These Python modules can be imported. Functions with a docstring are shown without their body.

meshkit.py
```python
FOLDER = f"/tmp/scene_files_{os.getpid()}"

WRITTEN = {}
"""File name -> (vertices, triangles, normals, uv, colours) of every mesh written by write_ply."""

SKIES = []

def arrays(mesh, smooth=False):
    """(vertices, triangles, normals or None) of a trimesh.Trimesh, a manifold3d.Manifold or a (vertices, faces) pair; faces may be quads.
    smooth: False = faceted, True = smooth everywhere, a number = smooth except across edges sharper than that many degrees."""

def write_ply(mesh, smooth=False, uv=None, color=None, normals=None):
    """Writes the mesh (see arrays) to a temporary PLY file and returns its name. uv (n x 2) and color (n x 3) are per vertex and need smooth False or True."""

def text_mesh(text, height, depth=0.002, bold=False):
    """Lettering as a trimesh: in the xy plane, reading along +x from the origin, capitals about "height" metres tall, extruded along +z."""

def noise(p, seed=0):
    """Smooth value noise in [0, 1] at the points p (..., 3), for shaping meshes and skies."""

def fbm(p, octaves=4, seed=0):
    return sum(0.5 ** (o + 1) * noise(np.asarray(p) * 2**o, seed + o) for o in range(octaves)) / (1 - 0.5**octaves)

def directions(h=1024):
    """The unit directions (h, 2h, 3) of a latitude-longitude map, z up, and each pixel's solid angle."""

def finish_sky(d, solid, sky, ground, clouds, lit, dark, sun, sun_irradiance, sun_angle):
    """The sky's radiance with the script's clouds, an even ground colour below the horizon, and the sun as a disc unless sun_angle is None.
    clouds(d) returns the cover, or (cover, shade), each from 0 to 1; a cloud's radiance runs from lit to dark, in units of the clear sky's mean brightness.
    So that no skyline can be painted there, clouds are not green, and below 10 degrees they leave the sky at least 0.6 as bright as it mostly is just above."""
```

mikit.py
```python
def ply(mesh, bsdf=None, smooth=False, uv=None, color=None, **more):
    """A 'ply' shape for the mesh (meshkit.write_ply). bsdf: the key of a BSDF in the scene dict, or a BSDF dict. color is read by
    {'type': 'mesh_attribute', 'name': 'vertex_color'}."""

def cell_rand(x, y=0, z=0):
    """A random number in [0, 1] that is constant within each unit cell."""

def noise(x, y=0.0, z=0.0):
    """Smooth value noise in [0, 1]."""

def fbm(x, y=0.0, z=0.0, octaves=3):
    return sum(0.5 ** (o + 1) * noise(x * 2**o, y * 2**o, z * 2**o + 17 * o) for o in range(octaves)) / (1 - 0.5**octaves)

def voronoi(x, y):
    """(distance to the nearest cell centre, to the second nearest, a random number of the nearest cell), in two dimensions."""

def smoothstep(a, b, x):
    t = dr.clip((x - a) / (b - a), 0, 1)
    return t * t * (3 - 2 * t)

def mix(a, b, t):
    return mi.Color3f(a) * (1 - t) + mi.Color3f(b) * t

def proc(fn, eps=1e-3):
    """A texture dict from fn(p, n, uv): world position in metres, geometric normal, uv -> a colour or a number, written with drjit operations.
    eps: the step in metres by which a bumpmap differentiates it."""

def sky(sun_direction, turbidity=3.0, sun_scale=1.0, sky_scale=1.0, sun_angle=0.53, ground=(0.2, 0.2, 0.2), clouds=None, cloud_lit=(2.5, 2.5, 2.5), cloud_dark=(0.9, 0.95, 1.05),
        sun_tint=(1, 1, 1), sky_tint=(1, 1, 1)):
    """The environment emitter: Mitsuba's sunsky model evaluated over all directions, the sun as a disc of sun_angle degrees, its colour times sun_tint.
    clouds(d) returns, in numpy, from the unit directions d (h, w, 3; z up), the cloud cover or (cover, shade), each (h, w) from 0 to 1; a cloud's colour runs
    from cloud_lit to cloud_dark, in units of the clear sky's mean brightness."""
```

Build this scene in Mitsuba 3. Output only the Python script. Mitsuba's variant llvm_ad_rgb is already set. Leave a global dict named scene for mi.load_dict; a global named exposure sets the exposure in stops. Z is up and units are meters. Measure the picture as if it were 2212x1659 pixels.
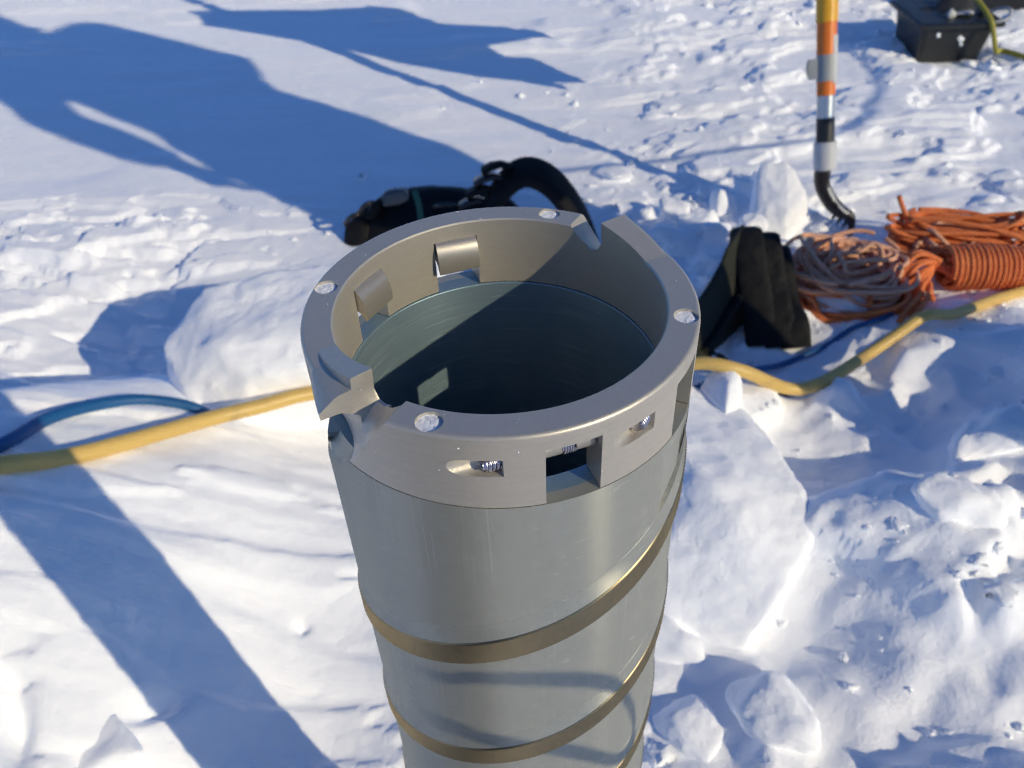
import math, random
import numpy as np, trimesh, mitsuba as mi, mikit, meshkit
import drjit as dr
import manifold3d as m3
from manifold3d import Manifold, CrossSection
from shapely.geometry import Polygon, LineString

T = mi.ScalarTransform4f
scene, labels = {}, {}

# ------------------------------------------------------------------ camera, sky, exposure
EYE = np.array([0.0, 0.0, 1.0])
PITCH, ROLL, FPX = 0.704079, -0.0462496, 1778.85
_fw = np.array([0, math.cos(PITCH), -math.sin(PITCH)])
_up = np.array([0, math.sin(PITCH), math.cos(PITCH)])
_u2 = _up * math.cos(ROLL) - np.array([1.0, 0, 0]) * math.sin(ROLL)
scene['camera'] = {'type': 'thinlens', 'fov': math.degrees(2 * math.atan(1106 / FPX)), 'fov_axis': 'x',
                   'to_world': T().look_at(origin=EYE.tolist(), target=(EYE + _fw).tolist(), up=_u2.tolist()),
                   'near_clip': 0.01, 'far_clip': 2000.0, 'aperture_radius': 0.0006, 'focus_distance': 0.24}
SUN_AZ, SUN_EL = math.radians(-41.2), math.radians(25.7)
SUN = [math.cos(SUN_EL) * math.cos(SUN_AZ), math.cos(SUN_EL) * math.sin(SUN_AZ), math.sin(SUN_EL)]
scene['sky'] = mikit.sky(SUN, turbidity=2.5, ground=(0.8, 0.82, 0.85), sun_tint=(0.98, 1.11, 1.24), sky_tint=(0.56, 0.86, 1.45))
exposure = 1.12

# ------------------------------------------------------------------ helpers
def numbered(key):
    if key not in scene and key not in labels and not any(k.startswith(key + '__') for k in scene):
        return key
    i = 1
    while True:
        k = f'{key}_{i:03d}'
        if k not in scene and k not in labels and not any(q.startswith(k + '__') for q in scene):
            return k
        i += 1

def thing(name, label, category, group=None):
    key = numbered(name)
    labels[key] = {'label': label, 'category': category}
    if group:
        labels[key]['group'] = group
    return key

def obj(name, mesh, bsdf, parent=None, smooth=35, label=None, uv=None, kind=None, **more):
    key = numbered(f'{parent}__{name}' if parent else name)
    scene[key] = mikit.ply(mesh, bsdf, smooth=smooth, uv=uv, **more)
    if label:
        labels.setdefault(key, {})['label'] = label
    if kind:
        labels.setdefault(key, {})['kind'] = kind
    return key

def single(name, mesh, bsdf, label, category, group=None, smooth=35):
    key = numbered(name)
    scene[key] = mikit.ply(mesh, bsdf, smooth=smooth)
    labels[key] = {'label': label, 'category': category}
    if group:
        labels[key]['group'] = group
    return key

def mani(v, f):
    return Manifold(m3.Mesh(np.asarray(v, np.float32), np.asarray(f, np.uint32)))

def tri(man):
    m = man.to_mesh()
    return trimesh.Trimesh(m.vert_properties[:, :3], m.tri_verts, process=False)

def loft(rings, closed=False):
    """Closed solid through rings of equal point count, capped by fans."""
    rings = [np.asarray(r, float) for r in rings]
    n, k = len(rings[0]), len(rings)
    v = np.vstack(rings)
    f = []
    for a in range(k if closed else k - 1):
        b = (a + 1) % k
        for i in range(n):
            j = (i + 1) % n
            f += [(a * n + i, a * n + j, b * n + j), (a * n + i, b * n + j, b * n + i)]
    if not closed:
        c0, c1 = len(v), len(v) + 1
        v = np.vstack([v, rings[0].mean(0), rings[-1].mean(0)])
        for i in range(n):
            j = (i + 1) % n
            f += [(c0, j, i), (c1, (k - 1) * n + i, (k - 1) * n + j)]
    m = trimesh.Trimesh(v, f, process=False)
    if m.volume < 0:
        m.invert()
    return m

def smooth_path(pts, n):
    """Catmull-Rom through the points, resampled evenly."""
    p = np.asarray(pts, float)
    p = np.vstack([2 * p[0] - p[1], p, 2 * p[-1] - p[-2]])
    out = []
    for i in range(1, len(p) - 2):
        t = np.linspace(0, 1, 24, endpoint=False)[:, None]
        a, b, c, d = p[i - 1], p[i], p[i + 1], p[i + 2]
        out.append(.5 * (2 * b + (c - a) * t + (2 * a - 5 * b + 4 * c - d) * t ** 2 + (3 * b - a - 3 * c + d) * t ** 3))
    out = np.vstack(out + [p[-2:-1]])
    s = np.concatenate([[0], np.cumsum(np.linalg.norm(np.diff(out, axis=0), axis=1))])
    q = np.linspace(0, s[-1], n)
    return np.stack([np.interp(q, s, out[:, k]) for k in range(out.shape[1])], 1)

def frames(p, up=(0, 0, 1)):
    t = np.gradient(p, axis=0)
    t /= np.linalg.norm(t, axis=1, keepdims=True) + 1e-12
    a = np.cross(t, up)
    a[np.linalg.norm(a, axis=1) < 1e-3] = [1, 0, 0]
    for i in range(1, len(a)):
        if a[i] @ a[i - 1] < 0:
            a[i] = -a[i]
    a /= np.linalg.norm(a, axis=1, keepdims=True)
    return t, a, np.cross(a, t)

def tube(p, r, sides=12):
    p = np.asarray(p, float)
    r = np.broadcast_to(r, (len(p),))
    t = np.gradient(p, axis=0)
    t /= np.linalg.norm(t, axis=1, keepdims=True) + 1e-12
    a = np.zeros_like(p)
    a[0] = np.cross(t[0], [0, 0, 1] if abs(t[0][2]) < .9 else [1, 0, 0])
    a[0] /= np.linalg.norm(a[0])
    for i in range(1, len(p)):                       # parallel transport: no twist
        q = a[i - 1] - t[i] * (a[i - 1] @ t[i])
        a[i] = q / (np.linalg.norm(q) + 1e-12)
    b = np.cross(t, a)
    ang = np.arange(sides) * 2 * math.pi / sides
    return loft([p[i] + r[i] * (np.cos(ang)[:, None] * a[i] + np.sin(ang)[:, None] * b[i]) for i in range(len(p))])

def ribbon(p, wdir, w, th, rnd=5):
    """A padded strap: rounded-rectangle section swept along p; wdir gives the width direction per point."""
    p, wdir = np.asarray(p, float), np.asarray(wdir, float)
    wdir = np.broadcast_to(wdir, p.shape)
    w, th = np.broadcast_to(w, (len(p),)), np.broadcast_to(th, (len(p),))
    t = np.gradient(p, axis=0)
    t /= np.linalg.norm(t, axis=1, keepdims=True) + 1e-12
    rings = []
    for i in range(len(p)):
        u = wdir[i] - t[i] * (wdir[i] @ t[i])
        u /= np.linalg.norm(u) + 1e-12
        n = np.cross(t[i], u)
        ring = []
        for k in range(24):
            a = 2 * math.pi * k / 24
            c, s = math.cos(a), math.sin(a)
            ring.append(p[i] + u * (w[i] / 2) * np.sign(c) * abs(c) ** (2 / rnd) + n * (th[i] / 2) * np.sign(s) * abs(s) ** (2 / 2.6))
        rings.append(ring)
    return loft(rings)

def sstep(a, b, x):
    t = np.clip((np.asarray(x, float) - a) / (b - a), 0, 1)
    return t * t * (3 - 2 * t)

def nz(x, y, sx, sy, seed, octaves=4, rot=0.0):
    x, y = np.asarray(x, float), np.asarray(y, float)
    c, s = math.cos(rot), math.sin(rot)
    return meshkit.fbm(np.stack([(x * c + y * s) / sx, (y * c - x * s) / sy, 0 * x + seed * 7.3], -1), octaves, seed) - .5

# ------------------------------------------------------------------ materials
P3 = lambda c: {'type': 'rgb', 'value': list(c)}
def principled(color, rough, metal=0.0, **more):
    return {'type': 'principled', 'base_color': color if isinstance(color, dict) else P3(color), 'roughness': rough, 'metallic': metal, **more}
def both(b):
    return {'type': 'twosided', 'bsdf': b}
ns, fb, sm, mx = mikit.noise, mikit.fbm, mikit.smoothstep, mikit.mix

def snow_color(p, n, uv):
    v = fb(p.x * 9, p.y * 9, p.z * 9, 3) * .5 + ns(p.x * 260, p.y * 260, p.z * 260) * .3 + fb(p.x * 70, p.y * 70, p.z * 70, 2) * .2
    return mx((.86, .88, .91), (.965, .97, .975), v)
def snow_bump(p, n, uv):
    return fb(p.x * 240, p.y * 240, p.z * 240, 2) * .0011 + fb(p.x * 60, p.y * 60, p.z * 60, 2) * .0016
scene['snow'] = both({'type': 'bumpmap', 'arbitrary': mikit.proc(snow_bump, eps=1e-3), 'scale': 1.0,
                      'bsdf': {'type': 'principled', 'base_color': mikit.proc(snow_color), 'roughness': .75, 'specular': .25}})

def head_color(p, n, uv):
    g = fb(p.x * 60, p.y * 60, p.z * 900, 2) * .5 + fb(p.x * 900, p.y * 900, p.z * 900, 2) * .5
    return mx((.555, .51, .425), (.635, .585, .495), g)
def head_bump(p, n, uv):
    return fb(p.x * 40, p.y * 40, p.z * 3800, 2) * 1.6e-5 + fb(p.x * 1500, p.y * 1500, p.z * 1500, 2) * 1.2e-5
scene['head_metal'] = both({'type': 'bumpmap', 'arbitrary': mikit.proc(head_bump, eps=6e-5), 'scale': 1.0, 'bsdf': principled(mikit.proc(head_color), .47, .64)})
def body_color(p, n, uv):
    g = fb(p.x * 30, p.y * 30, p.z * 2500, 3) * .6 + fb(p.x * 300, p.y * 300, p.z * 300, 2) * .4
    w = sm(.70, .86, fb(p.x * 260 + 3, p.y * 260, p.z * 34, 2))                        # scuffs along the barrel
    return mx(mx((.49, .50, .44), (.59, .60, .53), g), (.70, .70, .68), w * .5)
def body_diffuse(p, n, uv):
    g = fb(p.x * 30, p.y * 30, p.z * 2500, 3) * .45 + fb(p.x * 300, p.y * 300, p.z * 300, 2) * .25 + fb(p.x * 26, p.y * 26, p.z * 9, 3) * .3
    a = dr.atan2(p.y - BY, p.x - BX)
    scr = sm(.80, .86, ns(a * 260, p.z * 26, 3.0)) * sm(.5, .7, ns(a * 9, p.z * 22, 7.0)) + sm(.86, .90, ns(a * 14 + p.z * 60, p.z * 900, 5.0)) * sm(.55, .75, ns(a * 6, p.z * 14, 2.0))
    return mx(mx((.345, .345, .292), (.455, .45, .388), g), (.58, .58, .54), dr.clip(scr, 0, 1) * .55)
scene['tube_metal'] = both({'type': 'blendbsdf', 'weight': .5, 'bsdf_0': {'type': 'diffuse', 'reflectance': mikit.proc(body_diffuse)},
                            'bsdf_1': {'type': 'roughconductor', 'material': 'Al', 'alpha_u': .42, 'alpha_v': .085, 'specular_reflectance': mikit.proc(body_color)}})
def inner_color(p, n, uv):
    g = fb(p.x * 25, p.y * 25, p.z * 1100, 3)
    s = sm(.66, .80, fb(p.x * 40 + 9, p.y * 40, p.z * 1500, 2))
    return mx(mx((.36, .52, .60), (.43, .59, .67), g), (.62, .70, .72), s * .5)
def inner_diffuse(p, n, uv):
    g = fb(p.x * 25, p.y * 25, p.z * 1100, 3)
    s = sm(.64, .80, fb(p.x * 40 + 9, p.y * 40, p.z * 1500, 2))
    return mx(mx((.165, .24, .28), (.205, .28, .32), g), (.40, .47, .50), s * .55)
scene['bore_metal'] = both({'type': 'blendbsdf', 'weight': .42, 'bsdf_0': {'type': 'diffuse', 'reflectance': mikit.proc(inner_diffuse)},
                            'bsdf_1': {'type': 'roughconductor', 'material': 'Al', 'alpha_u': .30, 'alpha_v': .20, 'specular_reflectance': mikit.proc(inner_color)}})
def flight_color(p, n, uv):
    g = fb(p.x * 80, p.y * 80, p.z * 80, 3)
    return mx((.46, .36, .20), (.62, .49, .28), g)
scene['flight_metal'] = both({'type': 'blendbsdf', 'weight': .75, 'bsdf_0': {'type': 'diffuse', 'reflectance': P3((.062, .058, .046))},
                              'bsdf_1': {'type': 'roughconductor', 'material': 'Al', 'alpha_u': .32, 'alpha_v': .12, 'specular_reflectance': mikit.proc(flight_color)}})
scene['dog_metal'] = both(principled((.46, .425, .36), .33, .65))
scene['steel'] = both({'type': 'roughconductor', 'material': 'Cr', 'alpha': .12})

# ------------------------------------------------------------------ snow ground
LUMPS = [  # x, y, rx, ry, height, turn: drifts and heaps of the drilled-out snow
    (.62, .62, .30, .26, .05, .3), (.95, .95, .25, .16, .06, .4), (1.25, .70, .35, .35, .20, 0), (-.30, .42, .24, .30, -.17, 0), (-.82, 1.42, .32, .24, -.10, .2), (-.585, .480, .022, .055, -.055, .3), (-.462, .530, .012, .035, -.035, -.9), (-.312, .672, .010, .008, -.02, 0)]
def ground_z(x, y, fine=True):
    x, y = np.asarray(x, float), np.asarray(y, float)
    z = .05 * nz(x, y, 1.6, 1.6, 1, 2)
    z = z + .026 * nz(x, y, .75, .20, 2, 3, rot=-.12)                              # wind ripples
    lay = nz(x, y, .62, .13, 12, 3, rot=-.10)
    patch = sstep(-.02, .12, nz(x, y, .5, .5, 13, 2))
    z = z + (.010 * sstep(-.02, .03, lay) + .008 * sstep(.06, .10, lay)) * (.25 + .75 * patch)   # layered wind crust
    for cx, cy, rx, ry, h, a in LUMPS:
        c, s = math.cos(a), math.sin(a)
        u, v = ((x - cx) * c + (y - cy) * s) / rx, ((y - cy) * c - (x - cx) * s) / ry
        z = z + h * np.exp(-(u * u + v * v) * 1.2)
    s_, p_ = -.752 * x + .659 * y, .659 * x + .752 * y                             # the bank left of the barrel: faces the sun, falls off behind
    z = z + .29 * np.exp(-1.2 * ((s_ - 1.12) / .56) ** 2) * np.exp(-1.2 * ((p_ + .05) / .55) ** 2) * (1 - .85 * sstep(.38, .66, p_ + .10 * nz(x, y, .3, .3, 16, 2))) * sstep(1.75, 1.15, s_)
    bank = sstep(.25, .05, x) * sstep(1.15, .9, y)
    st = nz(x, y, .30, .045, 17, 4, rot=.12)
    z = z + bank * (.022 * st + .007 * sstep(.0, .03, st) + .030 * nz(x, y, .16, .13, 18, 4))
    churn = sstep(.05, .6, x - .35 * nz(x, y, .5, .5, 3, 2) - .12 * (y - 2))       # walked-over snow to the right
    heap = sstep(.12, .30, x) * sstep(1.5, .95, y)
    slabs = nz(x, y, .20, .12, 4, 4, rot=.2)
    z = z + churn * (1 - heap) * (.012 * sstep(-.03, .03, slabs) + .010 * sstep(.07, .11, slabs) + .020 * slabs * patch + .018 * nz(x, y, .09, .06, 5, 2) * patch)
    hp_n = nz(x, y, .19, .15, 6, 4)
    z = z + heap * (.14 * hp_n + .030 * sstep(.02, .10, hp_n) + .035 * (1 - 2 * np.abs(nz(x, y, .12, .1, 7, 2))))
    chips = sstep(-.40, -.7, x) * sstep(1.15, 1.35, y) * sstep(2.1, 1.8, y)
    z = z + chips * (.020 * sstep(-.02, .03, nz(x, y, .25, .08, 8, 4, rot=-.1)) + .016 * sstep(.04, .08, nz(x, y, .16, .06, 14, 4, rot=.1)) + .010 * nz(x, y, .07, .04, 15, 2))
    if fine:
        z = z + .003 * nz(x, y, .03, .02, 9, 2)
    return z

def axis(parts):
    out = [parts[0][0]]
    for a, b, s0, s1 in parts:
        x, n = a, 0
        L, k = abs(b - a), 0
        while x < b - 1e-9:
            f = (x - a) / L
            x = min(b, x + s0 * (s1 / s0) ** f)
            out.append(x)
    return np.array(out)
gx = axis([(-400, -4, 60, .12), (-4, -1.5, .1, .012), (-1.5, 1.7, .0062, .0062), (1.7, 4, .012, .1), (4, 400, .12, 60)])
gy = axis([(-400, -1.5, 60, .12), (-1.5, .25, .1, .008), (.25, 2.2, .0062, .0062), (2.2, 4.2, .006, .012), (4.2, 9, .015, .2), (9, 500, .25, 60)])
X, Y = np.meshgrid(gx, gy)
Zg = ground_z(X, Y)
nx_, ny_ = len(gx), len(gy)
ii, jj = np.meshgrid(np.arange(nx_ - 1), np.arange(ny_ - 1))
q0 = (jj * nx_ + ii).ravel()
gf = np.vstack([np.stack([q0, q0 + 1, q0 + nx_ + 1], 1), np.stack([q0, q0 + nx_ + 1, q0 + nx_], 1)])
scene['ground'] = mikit.ply(trimesh.Trimesh(np.stack([X, Y, Zg], -1).reshape(-1, 3), gf, process=False), 'snow', smooth=True)
labels['ground'] = {'label': 'wide sheet of trampled, wind-packed white snow', 'kind': 'structure'}

# ------------------------------------------------------------------ the core barrel (built about its own rim: z = 0 is the rim plane)
BX, BY, BZ = -.0026, .2070, .8575
R, RI = .0600, .0504
PLACE = T().translate([BX, BY, BZ])
D2R = math.pi / 180
def pol(th, r, z):
    return (r * math.cos(th * D2R), r * math.sin(th * D2R), z)
def revolve(poly, seg=300):
    return CrossSection([np.array(poly, float)]).revolve(seg)
def ball(c, r, seg=48):
    return Manifold.sphere(r, seg).translate(c)
def hull(*b):
    return Manifold.batch_hull(list(b))
def arc(cx, cz, r, a0, a1, n):
    return [(cx + r * math.cos(a), cz + r * math.sin(a)) for a in np.radians(np.linspace(a0, a1, n))]

barrel = thing('core_barrel', 'upright grey metal ice coring barrel with spiral flights and a toothed open rim', 'ice core barrel')

HB = -.0258                                              # bottom of the cutter head
ring = revolve([(RI, HB), (R, HB)] + arc(R - .0013, -.0013, .0013, 0, 90, 9) + [(RI + .0005, 0), (RI, -.0005)])
def cyl_between(a, b, r, seg=40):
    a, b = np.array(a, float), np.array(b, float)
    d = b - a
    L = np.linalg.norm(d)
    m = trimesh.geometry.align_vectors([0, 0, 1], d / L)
    m[:3, 3] = a
    return Manifold.cylinder(L, r, r, seg).transform(m[:3])

def tooth(face, stepped):
    """A raised cutter tooth that climbs towards its face; the stepped one keeps its outer half low and flares beyond the ring."""
    rings = []
    for s in np.linspace(0, 1, 17):
        th = face - 26 + 32 * s
        k = min(s * 32 / 26, 1.25)
        top, rin = -.0003 + .0051 * k, RI + .0003 - .0011 * k
        if stepped:
            ro = R - .0004 + .0085 * k ** 1.7
            sec = [(rin, -.013), (rin, top), (.0561, top), (.0563, -.0003 + .0011 * k), (.0585 + .003 * k, -.0003 + .0008 * k), (ro, -.0012 - .0008 * k), (ro - .0002, -.0026 - .0018 * k), (R - .0004, -.0125 + .0070 * k)]
        else:
            ro = R - .0004 + .0018 * k ** 1.2
            sec = [(rin, -.013), (rin, top), (.0561, top), (.0580, top), (ro - .0012, top - .0002), (ro, top - .0014), (ro, -.0030), (R - .0004, -.0100)]
        rings.append([pol(th, r, z) for r, z in sec])
    m = loft(rings)
    return mani(m.vertices, m.faces)

def notch(o):
    """The gap in front of a tooth: a lofted cut whose floor falls outwards."""
    floor_in = [(-119.7, .0002), (-122.5, -.0028), (-126.5, -.0054), (-130.0, -.0064), (-133.1, -.0058), (-134.9, -.0027), (-134.6, .0003), (-133.6, .0150), (-112, .0150)]
    floor_out = [(-120.0, .0002), (-122.8, -.0040), (-125.8, -.0082), (-130.4, -.0145), (-136.0, -.0180), (-137.0, -.0090), (-136.6, -.0030), (-135.6, .0150), (-112, .0150)]
    def sect(g, rr):
        return [pol(a0 + (a1 - a0) * g + o, rr, z0 + (z1 - z0) * g ** 1.3) for (a0, z0), (a1, z1) in zip(floor_in, floor_out)]
    m = loft([sect(g, r) for g, r in ((0, .0440), (0, .0504), (.25, .0528), (.5, .0552), (.75, .0576), (1, .0600), (1, .0720))])
    return mani(m.vertices, m.faces)

def groove(o, zc=0.0):
    """The chip groove that runs from a notch down and round the barrel above the start of a flight."""
    path = [(-139, .0664, -.0080), (-142, .0656, -.0150), (-152, .0650, -.0245), (-163, .0650, -.0330), (-175, .0650, -.0378), (-190, .0656, -.0440), (-205, .0690, -.0505), (-218, .0716, -.0560)]
    balls = [ball(pol(a + o, r, z + zc), .0118, 56) for a, r, z in path]
    g = hull(balls[0], balls[1])
    for i in range(1, len(balls) - 1):
        g += hull(balls[i], balls[i + 1])
    return g

head, CHIPS = ring, None
for o, stepped in ((0, True), (180, False)):
    face = -134.2 + o
    cut = groove(o)
    CHIPS = cut if CHIPS is None else CHIPS + cut
    under = Manifold.cylinder(.0300, .0800, .0800, 60).translate([0, 0, -.0348])       # the groove passes below the tooth
    body = ring if o == 0 else head
    head = (body - (cut ^ under)) if o == 0 else head - (cut ^ under)
for o, stepped in ((0, True), (180, False)):
    head = head + tooth(-134.2 + o, stepped)
for o, stepped in ((0, True), (180, False)):
    head = head - notch(o)
    pocket = hull(ball(pol(-137 + o, .0625, -.0135), .0070), ball(pol(-142 + o, .0625, -.0160), .0075))
    head = head - pocket
    CHIPS = CHIPS + pocket
HOLES = (70.5, 167.5, -109.9, -12.5)
for h in HOLES:
    head = head - Manifold.cylinder(.012, .0037, .0037, 48).translate(pol(h, .0558, -.009))
WINDOWS = (-72.5, -29.0, 107.5, 150.8)
for wdw in WINDOWS:
    box_ = Manifold.cube([.030, .0158, .0194], True).translate([.0560, 0, -.0155]).rotate([0, 0, wdw])
    box_ += Manifold.cube([.030, .0158, .004], True).translate([.0560, 0, -.0258]).rotate([0, 0, wdw])
    slot = cyl_between((.0536, -.0186, -.0108), (.0536, -.060, -.0108), .0030)
    slot += hull(cyl_between((.0536, -.0186, -.0108), (.0536, -.0235, -.0108), .0030), cyl_between((.0636, -.0186, -.0108), (.0636, -.0330, -.0108), .0030))
    slot = slot.rotate([0, 0, wdw])
    bore = cyl_between((.0536, .012, -.0108), (.0536, -.0250, -.0108), .0019).rotate([0, 0, wdw])
    head = head - box_ - slot - bore
head = head ^ Manifold.cylinder(.08, .2, .2, 8).translate([0, 0, HB])
obj('cutter_head', tri(head), 'head_metal', barrel, smooth=28, to_world=PLACE, label='matt warm grey cutter head ring with two notched teeth')
HEAD = f'{barrel}__cutter_head'

rng = np.random.default_rng(5)
def plug_mesh(h):
    n, k = 40, 9
    v = [[0, 0, 0]]
    for j in range(1, k + 1):
        for i in range(n):
            a = 2 * math.pi * i / n
            rr = .00375 * j / k
            v.append([rr * math.cos(a), rr * math.sin(a), 0])
    v = np.array(v)
    v[:, 2] = -.0009 + .0010 * (meshkit.fbm(np.c_[v[:, :2] * 900, np.full(len(v), h)], 3, 3) - .5) - .0009 * sstep(.5, 1, v[:, 0] / .0037)
    f = [(0, 1 + i, 1 + (i + 1) % n) for i in range(n)]
    for j in range(k - 1):
        for i in range(n):
            a, b = 1 + j * n + i, 1 + j * n + (i + 1) % n
            f += [(a, a + n, b + n), (a, b + n, b)]
    v = v + np.array(pol(h, .0558, 0))
    return trimesh.Trimesh(v, f, process=False)
def plug_bump(p, n, uv):
    return fb(p.x * 3600, p.y * 3600, p.z * 3600, 2) * .0007
scene['packed_snow'] = both({'type': 'bumpmap', 'arbitrary': mikit.proc(plug_bump, eps=1e-4), 'scale': 1.0,
                             'bsdf': {'type': 'principled', 'base_color': P3((.86, .88, .92)), 'roughness': .45, 'specular': .5}})
for h in HOLES:
    obj('snow_plug', plug_mesh(h), 'packed_snow', HEAD, smooth=True, to_world=PLACE)

def flakes():
    r = np.random.default_rng(21)
    base = trimesh.creation.icosphere(subdivisions=1)
    vs, fs = [], []
    for i in range(90):
        th = r.uniform(-180, 180)
        if i < 50:
            q = np.array(pol(th, r.uniform(.0512, .0585), .0001))
        else:
            q = np.array(pol(th, R + .00005, -r.uniform(.003, .024)))
        s = .00011 * math.exp(r.normal(0, .5))
        fs.append(base.faces + 42 * i)
        vs.append(base.vertices * s * r.uniform(.6, 1.5, 3) + q)
    return trimesh.Trimesh(np.vstack(vs), np.vstack(fs), process=False)
k_ = obj('frost_flakes', flakes(), 'packed_snow', HEAD, smooth=False, to_world=PLACE, kind='stuff')
labels[k_]['label'] = 'tiny white frost flakes on the ring'

# body tube: outer skin, mouth and bore are lathed with uv so that the brushed metal knows its grain
def lathe_uv(profile, seg=256):
    pr = np.array(profile, float)
    a = np.linspace(0, 2 * math.pi, seg + 1)
    v = np.stack([np.outer(pr[:, 0], np.cos(a)), np.outer(pr[:, 0], np.sin(a)), np.outer(pr[:, 1], np.ones(seg + 1))], -1).reshape(-1, 3)
    uv = np.stack([np.outer(pr[:, 1], np.ones(seg + 1)), np.outer(np.ones(len(pr)), a * .06)], -1).reshape(-1, 2)
    i, j = np.meshgrid(np.arange(len(pr) - 1), np.arange(seg), indexing='ij')
    q = (i * (seg + 1) + j).ravel()
    f = np.vstack([np.stack([q, q + 1, q + seg + 2], 1), np.stack([q, q + seg + 2, q + seg + 1], 1)])
    return trimesh.Trimesh(v, f, process=False), uv
BOT = -1.10
def obj_uv(name, man, bsdf, parent, label=None):
    """A CSG solid about the barrel axis with uv along (height, girth): brushed metal knows its grain."""
    v, f, n = meshkit.arrays(man, 28)
    a = (np.arctan2(v[:, 1], v[:, 0]) - math.pi / 2 + .001) % (2 * math.pi)
    path = meshkit.write_ply((v, f), False, np.stack([v[:, 2], a * .06], 1), None, normals=n)
    key = numbered(f'{parent}__{name}')
    scene[key] = {'type': 'ply', 'filename': path, 'face_normals': False, 'bsdf': {'type': 'ref', 'id': bsdf}, 'to_world': PLACE}
    if label:
        labels[key] = {'label': label}
    return key
upper = revolve([(.0510, -.13), (R, -.13), (R, HB - .0004), (.0510, HB - .0004)]) - CHIPS
tube_key = obj_uv('tube', upper, 'tube_metal', barrel, 'brushed blue-grey barrel tube below the cutter head')
m, uv = lathe_uv([(R, z) for z in (BOT, -.6, -.3, -.13)])
obj('lower_tube', m, 'tube_metal', barrel, smooth=True, uv=uv, to_world=PLACE)
m, uv = lathe_uv([(.0560, HB - .00035), (RI - .0002, HB - .00035), (RI - .0006, HB - .0008), (RI - .0006, -.04), (RI - .0006, -.2), (RI - .0006, BOT)])
obj('bore', m, 'bore_metal', tube_key, smooth=True, uv=uv, to_world=PLACE)

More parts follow.
